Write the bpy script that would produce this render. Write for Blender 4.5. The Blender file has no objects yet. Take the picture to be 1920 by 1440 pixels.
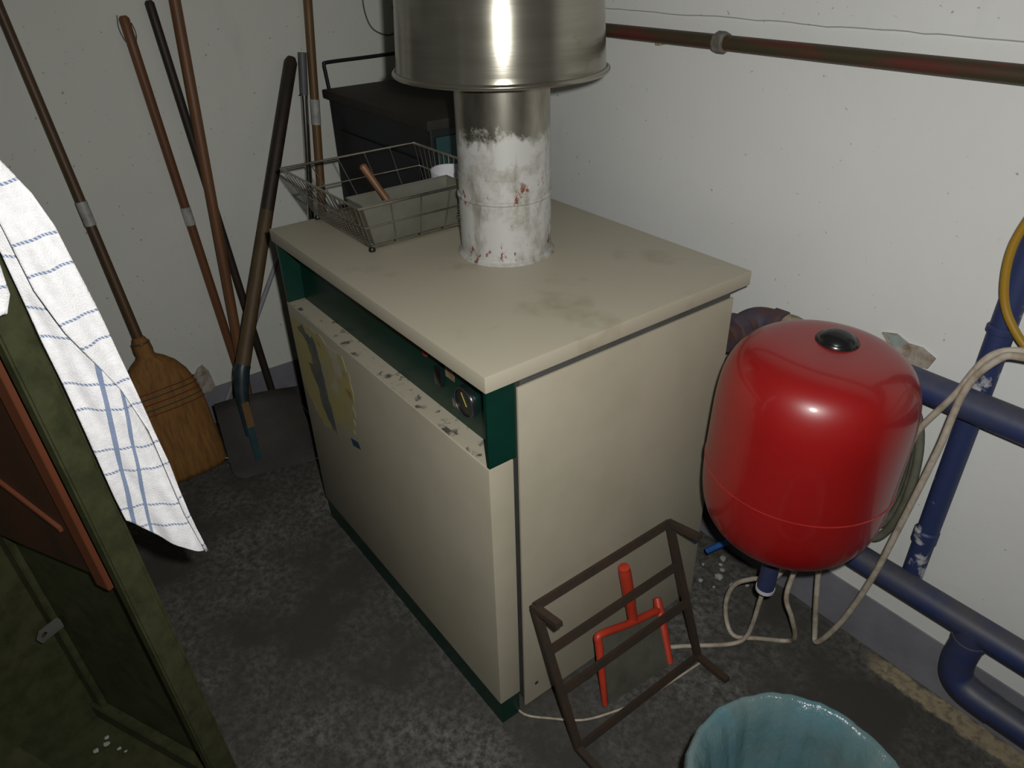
import bpy, bmesh, math, random
from mathutils import Vector, Matrix, Euler
random.seed(4)
S = bpy.context.scene
COL = S.collection
V = Vector

# ------------------------------------------------------------------ camera, flash, world, exposure
CAM_LOC = V((0.7969, -0.5326, 1.4453))
CAM_ROT = Euler((1.0207, 0.0241, 0.9237), 'XYZ')
cam = bpy.data.cameras.new('camera'); cam.sensor_width = 36.0; cam.lens = 1381.6 / 1920 * 36
cam.clip_start = 0.02
co = bpy.data.objects.new('camera', cam); COL.objects.link(co)
co.location = CAM_LOC; co.rotation_euler = CAM_ROT
S.camera = co
CM = CAM_ROT.to_matrix()
fl = bpy.data.lights.new('camera_flash_offscreen', 'SPOT')          # the flash beside the lens: the only strong light in the room
fl.energy = 58; fl.shadow_soft_size = 0.012; fl.color = (1.0, 0.985, 0.95)
fl.spot_size = math.radians(150); fl.spot_blend = 1.0
fo = bpy.data.objects.new('camera_flash_offscreen', fl); COL.objects.link(fo)
fo.location = CAM_LOC + CM @ V((0.045, 0.04, -0.01))
fo.rotation_euler = CAM_ROT
w = bpy.data.worlds.new('world'); S.world = w; w.use_nodes = True
w.node_tree.nodes['Background'].inputs[0].default_value = (0.6, 0.65, 0.75, 1)
w.node_tree.nodes['Background'].inputs[1].default_value = 0.0
S.view_settings.view_transform = 'Standard'; S.view_settings.look = 'None'
S.view_settings.gamma = 1.0; S.view_settings.use_curve_mapping = False
S.view_settings.exposure = 0.0

# ------------------------------------------------------------------ materials
class NT:
    def __init__(s, name):
        s.m = bpy.data.materials.new(name); s.m.use_nodes = True
        s.t = s.m.node_tree; s.n = s.t.nodes; s.b = s.n['Principled BSDF']
    def new(s, t, **k):
        n = s.n.new(t)
        for a, b in k.items(): setattr(n, a, b)
        return n
    def link(s, a, b): s.t.links.new(a, b)
    def coord(s, kind='Object'): return s.new('ShaderNodeTexCoord').outputs[kind]
    def noise(s, scale, detail=4, rough=0.6, vec=None, stretch=None):
        n = s.new('ShaderNodeTexNoise'); n.inputs['Scale'].default_value = scale
        n.inputs['Detail'].default_value = detail; n.inputs['Roughness'].default_value = rough
        v = vec or s.coord()
        if stretch:
            mp = s.new('ShaderNodeMapping'); mp.inputs['Scale'].default_value = stretch
            s.link(v, mp.inputs['Vector']); v = mp.outputs['Vector']
        s.link(v, n.inputs['Vector']); return n.outputs['Fac']
    def ramp(s, fac, a, b):
        r = s.new('ShaderNodeMapRange'); r.inputs['From Min'].default_value = a; r.inputs['From Max'].default_value = b
        r.clamp = True; s.link(fac, r.inputs['Value']); return r.outputs['Result']
    def mix(s, fac, a, b):
        m = s.new('ShaderNodeMix', data_type='RGBA')
        if isinstance(fac, float): m.inputs[0].default_value = fac
        else: s.link(fac, m.inputs[0])
        for i, c in ((6, a), (7, b)):
            if isinstance(c, tuple): m.inputs[i].default_value = (*c, 1)
            else: s.link(c, m.inputs[i])
        return m.outputs[2]
    def math(s, op, a, b=None):
        m = s.new('ShaderNodeMath', operation=op)
        for i, c in ((0, a), (1, b)):
            if c is None: continue
            if isinstance(c, (int, float)): m.inputs[i].default_value = c
            else: s.link(c, m.inputs[i])
        return m.outputs[0]
    def sep(s, v):
        x = s.new('ShaderNodeSeparateXYZ'); s.link(v, x.inputs[0]); return x.outputs
    def color(s, c):
        if isinstance(c, tuple): s.b.inputs['Base Color'].default_value = (*c, 1)
        else: s.link(c, s.b.inputs['Base Color'])
        return s
    def set(s, rough=0.6, metal=0.0, coat=0.0, spec=0.5):
        for k, v in (('Roughness', rough), ('Metallic', metal), ('Coat Weight', coat), ('Specular IOR Level', spec)):
            if isinstance(v, (int, float)): s.b.inputs[k].default_value = v
            else: s.link(v, s.b.inputs[k])
        s.b.inputs['Coat Roughness'].default_value = 0.11
        return s
    def bump(s, h, strength=0.2, dist=0.002):
        b = s.new('ShaderNodeBump'); b.inputs['Strength'].default_value = strength; b.inputs['Distance'].default_value = dist
        s.link(h, b.inputs['Height']); s.link(b.outputs[0], s.b.inputs['Normal']); return s

def mat(name, base, col2=None, rough=0.6, metal=0.0, scale=12, lo=0.4, hi=0.7, bump=0.0, coat=0.0, stretch=None, spec=0.5, bscale=None):
    n = NT(name)
    if col2 is None: col2 = tuple(c * 0.75 for c in base)
    f = n.noise(scale, 5, 0.62, stretch=stretch)
    n.color(n.mix(n.ramp(f, lo, hi), base, col2)).set(rough, metal, coat, spec)
    if bump: n.bump(n.noise(bscale or scale * 3, 4, stretch=stretch), bump)
    return n.m

def wall_mat(name, base, dirt):
    n = NT(name)
    big = n.ramp(n.noise(2.2, 4), 0.35, 0.75)
    c = n.mix(big, base, tuple(b * 0.93 for b in base))
    streak = n.ramp(n.noise(6, 4, 0.7, stretch=(1, 1, 0.25)), 0.62, 0.8)
    c = n.mix(n.math('MULTIPLY', streak, 0.25), c, dirt)
    spots = n.ramp(n.noise(75, 2, 0.5), 0.705, 0.75)
    c = n.mix(n.math('MULTIPLY', spots, 0.6), c, tuple(d * 0.4 for d in dirt))
    n.color(c).set(0.85, spec=0.3)
    n.bump(n.noise(45, 5), 0.18, 0.003)
    return n.m

def floor_mat():
    n = NT('concrete_floor')
    a = n.ramp(n.noise(2.6, 5, 0.6), 0.40, 0.64)
    sp = n.ramp(n.noise(55, 5, 0.75), 0.4, 0.62)
    c = n.mix(n.math('MULTIPLY', a, sp), (0.052, 0.051, 0.045), (0.185, 0.182, 0.170))
    c = n.mix(n.ramp(n.noise(140, 3, 0.8), 0.62, 0.75), c, (0.022, 0.021, 0.020))
    c = n.mix(n.math('MULTIPLY', n.ramp(n.noise(9, 4), 0.62, 0.8), 0.5), c, (0.075, 0.050, 0.026))
    # sandy, crumbled screed along the foot of the piped wall
    xyz = n.sep(n.coord())
    yy = n.math('ADD', xyz[1], n.math('MULTIPLY', n.math('SUBTRACT', n.noise(22, 5), 0.5), 0.05))
    band = n.math('MULTIPLY', n.ramp(yy, 0.742, 0.752), n.ramp(yy, 0.800, 0.790))
    band = n.math('MULTIPLY', band, n.ramp(xyz[0], 0.36, 0.42))
    c = n.mix(n.math('MULTIPLY', band, n.ramp(n.noise(60, 4), 0.22, 0.55)), c, (0.32, 0.265, 0.17))
    n.color(c).set(0.8, spec=0.25)
    n.bump(n.noise(60, 6, 0.7), 0.3, 0.004)
    return n.m

def flue_mat():
    n = NT('flue_metal')
    co_ = n.coord(); xyz = n.sep(co_)
    h = n.math('ADD', xyz[2], n.math('MULTIPLY', n.math('SUBTRACT', n.noise(16, 6, 0.7), 0.5), 0.16))
    painted = n.ramp(h, 1.125, 1.105)
    metal = n.mix(n.ramp(n.noise(14, 5, stretch=(1, 1, .4)), .4, .7), (0.42, 0.40, 0.34), (0.22, 0.20, 0.15))
    white = n.mix(n.ramp(n.noise(13, 6, 0.7), 0.46, 0.70), (0.50, 0.50, 0.48), (0.25, 0.23, 0.17))
    c = n.mix(painted, metal, white)
    rust = n.math('MULTIPLY', n.ramp(n.noise(26, 5, 0.7, stretch=(1, 1, .55)), 0.60, 0.64), n.ramp(xyz[2], 1.06, 1.02))
    c = n.mix(rust, c, (0.20, 0.05, 0.025))
    grime = n.math('MULTIPLY', n.ramp(n.noise(20, 4, stretch=(1, 1, .35)), 0.55, 0.72), 0.75)
    c = n.mix(grime, c, (0.11, 0.09, 0.045))
    n.color(c)
    met = n.math('SUBTRACT', 0.9, n.math('MULTIPLY', painted, 0.75))
    n.set(n.math('ADD', 0.3, n.math('MULTIPLY', painted, 0.25)), met)
    return n.m

def hood_mat():
    n = NT('hood_brushed_metal')
    f = n.noise(6, 5, stretch=(1, 1, 12))
    c = n.mix(n.ramp(f, .3, .7), (0.36, 0.345, 0.29), (0.29, 0.275, 0.225))
    c = n.mix(n.math('MULTIPLY', n.ramp(n.noise(11, 4), 0.64, 0.72), 0.5), c, (0.22, 0.18, 0.11))
    n.color(c).set(0.20, 0.85)
    n.bump(n.noise(60, 3, stretch=(.12, .12, 3)), 0.06, 0.001)
    return n.m

def towel_mat():
    n = NT('towel_cotton')
    uv = n.coord('UV'); x = n.sep(uv)
    def line(coord, period, off, w_):
        a = n.math('ABSOLUTE', n.math('SUBTRACT', n.math('FRACT', n.math('DIVIDE', n.math('ADD', coord, off), period)), 0.5))
        return n.math('LESS_THAN', a, w_ / period / 2)
    dash = n.math('GREATER_THAN', n.math('SINE', n.math('MULTIPLY', n.math('ADD', x[0], n.math('MULTIPLY', x[1], .7)), 1500)), -0.2)
    hz = n.math('MAXIMUM', line(x[1], 0.102, 0.0, 0.0036), line(x[1], 0.102, 0.038, 0.0036))
    hz = n.math('MULTIPLY', hz, n.math('ADD', 0.25, n.math('MULTIPLY', dash, 0.65)))
    vt = n.math('MULTIPLY', n.math('MAXIMUM', line(x[0], 0.2, 0.177, 0.0058), line(x[0], 0.2, 0.157, 0.0045)), 0.85)
    f = n.math('MAXIMUM', hz, vt)
    base = n.mix(n.ramp(n.noise(90, 3), .35, .7), (0.86, 0.86, 0.87), (0.76, 0.76, 0.78))
    n.color(n.mix(f, base, (0.13, 0.20, 0.36))).set(0.95, spec=0.1)
    n.bump(n.noise(520, 2, 0.6), 0.8, 0.0014)
    return n.m

def stripe_cable_mat():
    n = NT('yellow_green_cable')
    x = n.sep(n.coord('UV'))
    f = n.math('GREATER_THAN', n.math('SINE', n.math('MULTIPLY', x[0], 6.2832)), 0.45)
    n.color(n.mix(f, (0.30, 0.175, 0.012), (0.07, 0.10, 0.012))).set(0.45)
    return n.m

def sticker_mat():
    n = NT('yellowed_label')
    c = n.mix(n.ramp(n.noise(11, 5), .35, .65), (0.40, 0.34, 0.12), (0.36, 0.33, 0.20))
    c = n.mix(n.ramp(n.noise(15, 4), .60, .70), c, (0.28, 0.18, 0.06))
    c = n.mix(n.ramp(n.noise(7, 4), .56, .64), c, (0.425, 0.39, 0.30))
    n.color(c).set(0.6); return n.m

def bag_mat():
    n = NT('blue_bin_bag')
    c = n.mix(n.ramp(n.noise(9, 4), .3, .7), (0.085, 0.20, 0.235), (0.135, 0.20, 0.20))
    n.color(c).set(0.24)
    n.b.inputs['Transmission Weight'].default_value = 0.12
    n.bump(n.noise(34, 5, .55, stretch=(1, 1, .5)), 0.6, 0.009); return n.m

WALL_R = wall_mat('white_wall_paint', (0.68, 0.69, 0.67), (0.40, 0.41, 0.41))
WALL_L = wall_mat('white_wall_paint_old', (0.67, 0.68, 0.63), (0.38, 0.39, 0.36))
FLOOR = floor_mat()
BAND = mat('grey_wall_base_paint', (0.20, 0.205, 0.235), (0.15, 0.15, 0.17), 0.75, scale=9, bump=.1)
CREAM = mat('cream_enamel', (0.425, 0.39, 0.30), (0.38, 0.35, 0.262), 0.42, scale=6, bump=.03, bscale=160)
LIDM = mat('stained_cream_enamel', (0.425, 0.39, 0.30), (0.25, 0.205, 0.13), 0.45, scale=6, lo=.56, hi=.84, bump=.03, bscale=160)
DARK = mat('cast_iron', (0.07, 0.07, 0.066), rough=.7)
LEDGEM = mat('scuffed_ledge', (0.425, 0.39, 0.30), (0.08, 0.075, 0.065), .6, scale=38, lo=.56, hi=.66)
GREEN = mat('dark_green_enamel', (0.002, 0.032, 0.021), (0.0015, 0.024, 0.016), .35, scale=10)
BLACKP = mat('black_plastic', (0.012, 0.012, 0.013), rough=.25)
CHROME = mat('chrome', (0.62, 0.62, 0.60), (0.45, 0.43, 0.40), .18, 1.0)
DIAL = mat('gauge_dial', (0.03, 0.028, 0.022), rough=.4)
YELLOW = mat('yellow_paint', (0.62, 0.52, 0.12), rough=.5)
REDLAMP = mat('red_lamp_plastic', (0.35, 0.03, 0.02), rough=.3)
TANPRINT = mat('tan_print', (0.30, 0.20, 0.12), (0.12, 0.09, 0.05), .5, scale=60)
STICKER = sticker_mat()
SMEAR = mat('torn_label_dark', (0.09, 0.115, 0.12), (0.20, 0.175, 0.085), .6, scale=22)
BLUEMARK = mat('blue_marker', (0.03, 0.07, 0.12), rough=.5)
FLUE = flue_mat()
HOOD = hood_mat()
RED = mat('red_enamel', (0.270, 0.006, 0.006), (0.24, 0.005, 0.005), .38, scale=5, coat=.5)
WELD = mat('red_weld_seam', (0.34, 0.02, 0.02), rough=.22, coat=.6)
def blue_mat():
    n = NT('blue_pipe_paint')
    c = n.mix(n.ramp(n.noise(9, 5), .45, .75), (0.022, 0.034, 0.105), (0.045, 0.050, 0.085))
    g = n.new('ShaderNodeNewGeometry')
    d = n.math('MULTIPLY', n.ramp(n.sep(g.outputs['Normal'])[2], .25, .8), n.ramp(n.noise(18, 5), .25, .6))
    n.color(n.mix(n.math('MULTIPLY', d, .8), c, (0.075, 0.074, 0.072))).set(.5)
    n.bump(n.noise(40, 4), .15); return n.m
BLUE = blue_mat()
BLUES = mat('blue_pipe_paint_splashed', (0.022, 0.034, 0.105), (0.42, 0.42, 0.44), .55, scale=16, lo=.60, hi=.66, bump=.15)
BLUEB = mat('bright_blue_plastic', (0.02, 0.10, 0.32), rough=.4)
PIPER = mat('brown_red_pipe_paint', (0.042, 0.034, 0.016), (0.090, 0.020, 0.015), .5, scale=5, lo=.48, hi=.62, stretch=(1, 6, 6), bump=.2)
RUSTY = mat('rusty_fitting', (0.07, 0.035, 0.03), (0.035, 0.040, 0.075), .7, scale=26, bump=.5)
HEMP = mat('hemp_sealant', (0.30, 0.25, 0.17), (0.12, 0.10, 0.07), .9, scale=60, bump=.8)
DUSTY = mat('dusty_fitting', (0.10, 0.095, 0.075), (0.20, 0.19, 0.17), .8, scale=50, bump=.5)
PLUGM = mat('white_plastic', (0.60, 0.60, 0.62), rough=.5)
CABLEW = mat('dirty_white_cable', (0.46, 0.41, 0.34), (0.25, 0.20, 0.13), .55, scale=30)
HOSE = mat('grey_green_hose', (0.13, 0.13, 0.095), (0.08, 0.08, 0.055), .6, scale=24)
YGC = stripe_cable_mat()
IRON = mat('black_iron_stand', (0.035, 0.027, 0.020), (0.055, 0.030, 0.018), .6, scale=30, bump=.3)
REDPL = mat('red_orange_plastic', (0.50, 0.045, 0.020), (0.38, 0.035, 0.018), .4)
GREYPL = mat('grey_scraper_plate', (0.10, 0.10, 0.08), (0.06, 0.06, 0.045), .5)
BAG = bag_mat()
BINM = mat('dark_bin_plastic', (0.03, 0.05, 0.07), rough=.4)
BROOMH = mat('broom_handle_wood', (0.095, 0.052, 0.022), (0.060, 0.034, 0.016), .5, scale=20, stretch=(1, 1, .1))
WOODR = mat('reddish_handle_wood', (0.16, 0.066, 0.027), (0.10, 0.042, 0.018), .5, scale=20, stretch=(1, 1, .1))
WOODO = mat('orange_handle_wood', (0.185, 0.082, 0.035), (0.125, 0.055, 0.023), .5, scale=20, stretch=(1, 1, .1))
WOODD = mat('black_stained_handle', (0.022, 0.014, 0.010), (0.035, 0.022, 0.014), .55, scale=20)
BAMBOO = mat('bamboo_wood', (0.17, 0.095, 0.03), (0.11, 0.06, 0.02), .5, scale=16, stretch=(1, 1, .2))
SHOVELH = mat('shovel_handle_wood', (0.10, 0.062, 0.026), (0.06, 0.038, 0.018), .6, scale=18, stretch=(1, 1, .15))
LABELP = mat('silver_paper_label', (0.42, 0.42, 0.40), (0.26, 0.26, 0.25), .5, scale=40)
STRAW = mat('broom_straw', (0.33, 0.155, 0.045), (0.20, 0.085, 0.025), .8, scale=90, stretch=(1, 1, .06), bump=.9, bscale=160)
def straw_mat():
    n = NT('broom_straw_bundle')
    st_ = (1, 1, .06)
    c = n.mix(n.ramp(n.noise(90, 5, stretch=st_), .4, .7), (0.24, 0.110, 0.024), (0.14, 0.060, 0.014))
    n.color(c).set(.8); n.bump(n.noise(160, 4, stretch=st_), .9); return n.m
STRAWG = straw_mat()
STRAWT = mat('broom_straw_tip', (0.17, 0.11, 0.03), (0.09, 0.07, 0.02), .85, scale=90, stretch=(1, 1, .06), bump=.9, bscale=160)
THREADR = mat('dark_red_thread', (0.14, 0.03, 0.02), rough=.8)
THREADG = mat('dark_green_thread', (0.04, 0.06, 0.05), rough=.8)
SHOVELM = mat('dirty_shovel_steel', (0.018, 0.016, 0.013), (0.030, 0.026, 0.019), .65, scale=14, bump=.3)
SOCKET = mat('blue_grey_socket_paint', (0.025, 0.045, 0.055), (0.015, 0.026, 0.030), .4, scale=20)
TEAL = mat('teal_paint', (0.015, 0.055, 0.065), (0.008, 0.025, 0.03), .5, scale=20)
STOVE = mat('black_stove_enamel', (0.006, 0.008, 0.010), (0.007, 0.013, 0.016), .5, scale=7)
STOVET = mat('rusty_stove_top', (0.018, 0.015, 0.011), (0.034, 0.026, 0.018), .75, scale=10, bump=.3)
STOVES = mat('stove_side_teal', (0.012, 0.020, 0.022), (0.015, 0.055, 0.060), .5, scale=6, lo=.5, hi=.6)
WIRE = mat('dull_steel_wire', (0.50, 0.48, 0.42), (0.30, 0.28, 0.23), .35, 1.0)
TIN = mat('grey_tin', (0.19, 0.19, 0.155), (0.135, 0.135, 0.105), .45, .3, scale=9)
WHITEC = mat('white_china', (0.70, 0.70, 0.74), rough=.3)
CABG = mat('olive_hammered_paint', (0.050, 0.054, 0.024), (0.026, 0.029, 0.012), .42, scale=26, bump=.25)
BOARD = mat('rusty_orange_board', (0.060, 0.021, 0.008), (0.022, 0.011, 0.005), .6, scale=7, stretch=(1, 1, .15), bump=.2)
BOARDE = mat('bare_board_edge', (0.125, 0.034, 0.012), (0.080, 0.026, 0.010), .6, scale=14, stretch=(1, 1, .15))
BRACKETM = mat('dull_bracket_steel', (.13, .13, .12), (.07, .07, .06), .45, .3)
TOWEL = towel_mat()
PLASTER = mat('broken_plaster', (0.40, 0.37, 0.32), (0.17, 0.11, 0.06), .9, scale=34, bump=.6)
CHALK = mat('lime_crumb', (0.40, 0.40, 0.37), (0.26, 0.26, 0.23), .9, scale=60, bump=.5)
TEALFLAKE = mat('green_paint_flake', (0.20, 0.29, 0.26), (0.34, 0.35, 0.33), .8, scale=50)
CEIL = wall_mat('ceiling_paint', (0.62, 0.62, 0.60), (0.4, 0.4, 0.38))

# ------------------------------------------------------------------ mesh helpers (all in world coordinates)
def obj(name, bm, m, parent=None, smooth=False):
    me = bpy.data.meshes.new(name)
    if isinstance(bm, bmesh.types.BMesh):
        bmesh.ops.recalc_face_normals(bm, faces=bm.faces)
        bm.to_mesh(me); bm.free()
    else: me = bm; me.name = name
    me.materials.append(m)
    if smooth:
        for p in me.polygons: p.use_smooth = True
        if smooth != 'full': me.set_sharp_from_angle(angle=math.radians(40))
    o = bpy.data.objects.new(name, me); COL.objects.link(o)
    if parent: put(o, parent)
    return o
def wloc(o):
    l = V(o.location)
    while o.parent: o = o.parent; l += V(o.location)
    return l
def put(o, parent):
    o.parent = parent; o.location = V(o.location) - wloc(parent)
def tag(o, label, cat, group=None):
    o['label'] = label; o['category'] = cat
    if group: o['group'] = group
    return o
def thing(name, label, cat, loc, group=None):
    o = bpy.data.objects.new(name, None); COL.objects.link(o); o.location = loc; o.empty_display_size = .05
    return tag(o, label, cat, group)
def struct(o): o['kind'] = 'structure'; return o

def box(a, b, bev=0.0, bm=None, rot=None, about=None):
    t = bmesh.new(); bmesh.ops.create_cube(t, size=1)
    a, b = V(a), V(b); c = (a + b) / 2; d = b - a
    for v in t.verts: v.co = V((v.co.x * d.x, v.co.y * d.y, v.co.z * d.z)) + c
    if bev: bmesh.ops.bevel(t, geom=t.edges[:], offset=bev, segments=2, profile=.6, affect='EDGES')
    if rot is not None:
        bmesh.ops.rotate(t, verts=t.verts, cent=V(about) if about is not None else c, matrix=rot)
    if bm is None: return t
    me = bpy.data.meshes.new('t'); t.to_mesh(me); t.free(); bm.from_mesh(me); bpy.data.meshes.remove(me); return bm

def hexa(p8, bev=0.0, bm=None):
    """eight corners: bottom ring of four, then top ring of four"""
    t = bmesh.new(); vs = [t.verts.new(p) for p in p8]
    for f in ((3, 2, 1, 0), (4, 5, 6, 7), (0, 1, 5, 4), (1, 2, 6, 5), (2, 3, 7, 6), (3, 0, 4, 7)): t.faces.new([vs[i] for i in f])
    if bev: bmesh.ops.bevel(t, geom=t.edges[:], offset=bev, segments=2, affect='EDGES')
    if bm is None: return t
    me = bpy.data.meshes.new('t'); t.to_mesh(me); t.free(); bm.from_mesh(me); bpy.data.meshes.remove(me); return bm

def bar(p, q, wa, wb, up=(0, 0, 1), bm=None, bev=0.001):
    """rectangular bar from p to q, wa wide sideways and wb thick along up"""
    p, q = V(p), V(q); d = (q - p).normalized(); s = d.cross(V(up)).normalized(); u = s.cross(d)
    r = [s * wa / 2 * i + u * wb / 2 * j for i, j in ((-1, -1), (1, -1), (1, 1), (-1, 1))]
    return hexa([p + k for k in r] + [q + k for k in r], bev, bm)

def spline(pts, n=8):
    P = [V(p) for p in pts]
    if len(P) < 3: return P
    P = [P[0] * 2 - P[1]] + P + [P[-1] * 2 - P[-2]]
    out = []
    for i in range(1, len(P) - 2):
        for k in range(n):
            t = k / n; a, b, c, d = P[i - 1:i + 3]
            out.append(.5 * ((2 * b) + (c - a) * t + (2 * a - 5 * b + 4 * c - d) * t * t + (3 * b - a - 3 * c + d) * t ** 3))
    out.append(P[-2]); return out

def tube(pts, r, seg=12, bm=None, cap=True, closed=False):
    P = [V(p) for p in pts]; n = len(P)
    R_ = r if isinstance(r, (list, tuple)) else [r] * n
    bm = bm or bmesh.new()
    uvl = bm.loops.layers.uv.verify()
    T = []
    for i in range(n):
        if closed: t = P[(i + 1) % n] - P[i - 1]
        else: t = P[min(i + 1, n - 1)] - P[max(i - 1, 0)]
        T.append(t.normalized())
    s = T[0].orthogonal().normalized(); rings = []
    for i in range(n):
        s = (s - T[i] * s.dot(T[i])).normalized(); u = T[i].cross(s)
        rings.append([bm.verts.new(P[i] + (s * math.cos(a) + u * math.sin(a)) * R_[i]) for a in [2 * math.pi * k / seg for k in range(seg)]])
    for i in range(n if closed else n - 1):
        A, B = rings[i], rings[(i + 1) % n]
        for k in range(seg):
            f = bm.faces.new((A[k], A[(k + 1) % seg], B[(k + 1) % seg], B[k]))
            for l, uv in zip(f.loops, ((k / seg, i), ((k + 1) / seg, i), ((k + 1) / seg, i + 1), (k / seg, i + 1))): l[uvl].uv = uv
    if cap and not closed: bm.faces.new(rings[0][::-1]); bm.faces.new(rings[-1])
    return bm

def lathe(prof, base, axis=(0, 0, 1), seg=48, bm=None):
    """prof: list of (radius, height) along axis from base"""
    ax = V(axis).normalized(); s = ax.orthogonal().normalized(); u = ax.cross(s); base = V(base)
    bm = bm or bmesh.new(); rings = []
    for r, h in prof:
        c = base + ax * h
        if r < 1e-6: rings.append([bm.verts.new(c)])
        else: rings.append([bm.verts.new(c + (s * math.cos(2 * math.pi * k / seg) + u * math.sin(2 * math.pi * k / seg)) * r) for k in range(seg)])
    for A, B in zip(rings, rings[1:]):
        for k in range(seg):
            j = (k + 1) % seg
            if len(A) == 1 and len(B) == 1: continue
            if len(A) == 1: bm.faces.new((A[0], B[k], B[j]))
            elif len(B) == 1: bm.faces.new((A[k], A[j], B[0]))
            else: bm.faces.new((A[k], A[j], B[j], B[k]))
    return bm

def prism(poly, d, bm=None):
    """polygon of 3D points pushed along d"""
    bm = bm or bmesh.new(); d = V(d); n = len(poly)
    a = [bm.verts.new(V(p)) for p in poly]; b = [bm.verts.new(V(p) + d) for p in poly]
    bm.faces.new(a); bm.faces.new(b[::-1])
    for i in range(n): bm.faces.new((a[i], a[(i + 1) % n], b[(i + 1) % n], b[i]))
    return bm

def blob(c, r, seed, sq=(1, 1, 1), sub=2):
    rr = random.Random(seed); bm = bmesh.new(); bmesh.ops.create_icosphere(bm, subdivisions=sub, radius=1)
    for v in bm.verts: v.co = V((v.co.x * sq[0], v.co.y * sq[1], v.co.z * sq[2])) * r * rr.uniform(.75, 1.15) + V(c)
    return bm

# ------------------------------------------------------------------ the room
XL, YW, XR, YF, ZC = -1.56, 0.80, 2.2, -1.9, 2.35
struct(obj('floor', box((XL - .1, YF - .1, -.1), (XR + .1, YW + .1, 0)), FLOOR))
struct(obj('ceiling', box((XL - .1, YF - .1, ZC), (XR + .1, YW + .1, ZC + .1)), CEIL))
wl = struct(obj('wall_left', box((XL - .1, YF, 0), (XL, YW, ZC)), WALL_L))
wr = struct(obj('wall_right', box((XL - .1, YW, 0), (XR + .1, YW + .1, ZC)), WALL_R))
struct(obj('wall_front', box((XL - .1, YF - .1, 0), (XR + .1, YF, ZC)), WALL_L))
struct(obj('wall_back', box((XR, YF, 0), (XR + .1, YW, ZC)), WALL_L))
struct(obj('baseboard_left', box((XL, YF, 0), (XL + .004, YW - .004, .138), .001), BAND))
struct(obj('baseboard_right', box((XL, YW - .004, 0), (XR, YW, .138), .001), BAND))
# upper plaster coat of the piped wall: ends in a rough horizontal step
bm = bmesh.new(); rr = random.Random(3); N = 150
lo = [1.290 + rr.uniform(-.0010, .0010) + .0015 * math.sin(i * .7) * math.sin(i * .23) for i in range(N + 1)]
xs = [XL + (XR - XL) * i / N for i in range(N + 1)]
pf = [bm.verts.new((x, YW - .007, z)) for x, z in zip(xs, lo)]; pb = [bm.verts.new((x, YW, z - .003)) for x, z in zip(xs, lo)]
pt = [bm.verts.new((x, YW - .007, ZC)) for x in xs]
for i in range(N):
    bm.faces.new((pf[i], pf[i + 1], pt[i + 1], pt[i])); bm.faces.new((pb[i], pb[i + 1], pf[i + 1], pf[i]))
struct(obj('trim_1', bm, WALL_R))
# chips and holes in the walls
chip = obj('plaster_chip', prism([(XL, -.150, .128), (XL, -.138, .185), (XL, -.112, .226), (XL, -.094, .232), (XL, -.080, .205), (XL, -.074, .165), (XL, -.070, .128)], (.006, 0, 0)), PLASTER, wl)
hole = obj('plaster_hole', prism([(.205, YW, .765), (.232, YW, .772), (.258, YW, .762), (.285, YW, .764), (.312, YW, .752), (.304, YW, .728), (.272, YW, .722), (.24, YW, .730)], (0, -.006, 0)), PLASTER, wr)
obj('paint_flake', prism([(.215, YW - .006, .768), (.240, YW - .006, .772), (.255, YW - .006, .760), (.238, YW - .006, .748)], (0, -.003, 0)), TEALFLAKE, hole)

# ------------------------------------------------------------------ boiler
b = thing('boiler', 'cream floor-standing boiler with dark green control strip, flue pipe rising from its lid', 'boiler', (-.43, .3, 0))
obj('inner_body', box((-.846, .075, .012), (-.0116, .598, .839)), DARK, b)
bm = box((-.871, 0, .840), (0, .641, .870), .0025)
obj('lid', bm, LIDM, b, True)
fp = obj('front_panel', box((-.858, .0025, .0695), (-.005, .054, .688), .003), CREAM, b, True)
obj('scuffed_ledge', box((-.852, .006, .6881), (-.011, .052, .6889)), LEDGEM, fp)
obj('plinth', box((-.853, .006, 0), (-.007, .053, .0695), .002), GREEN, b)
obj('side_panel', box((-.0115, .0665, .010), (-.005, .602, .8226), .002), CREAM, b, True)
obj('side_panel', box((-.858, .062, .010), (-.846, .602, .8226), .003), CREAM, b, True)
cp = obj('control_panel', hexa([(-.846, .046, .689), (-.013, .046, .689), (-.013, .061, .689), (-.846, .061, .689), (-.846, .05, .84), (-.013, .05, .84), (-.013, .061, .84), (-.846, .061, .84)]), GREEN, b)
for x0, x1 in ((-.013, -.005), (-.858, -.846)):
    obj('panel_cheek', box((x0, .004, .689), (x1, .060, .840), .001), GREEN, b)
g = obj('gauge', lathe([(0, .0), (.031, .0), (.031, .007), (.0285, .010), (.0265, .0085), (.0265, .006), (0, .006)], (-.130, .049, .744), (0, -1, 0), 40), BLACKP, cp, True)
obj('gauge_rim', tube([V((-.130, .0395, .744)) + V((math.cos(a), 0, math.sin(a))) * .0285 for a in [i * math.pi / 16 for i in range(32)]], .0012, 6, closed=True), SOCKET, g, True)
obj('gauge_dial', lathe([(0, .0062), (.026, .0062), (.026, .0068), (0, .0068)], (-.130, .049, .744), (0, -1, 0), 40), DIAL, g)
obj('needle', bar((-.124, .0415, .737), (-.139, .0415, .760), .0016, .0008, (0, 1, 0), bev=0), YELLOW, g)
obj('print_mark', box((-.197, .0472, .765), (-.168, .0485, .796), .0003), TANPRINT, cp)
obj('print_mark', box((-.178, .0466, .706), (-.158, .0480, .728), .0003), TANPRINT, cp)
obj('indicator_lamp', lathe([(0, 0), (.008, 0), (.008, .003), (.006, .006), (0, .007)], (-.262, .049, .785), (0, -1, 0), 20), REDLAMP, cp, True)
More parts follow.
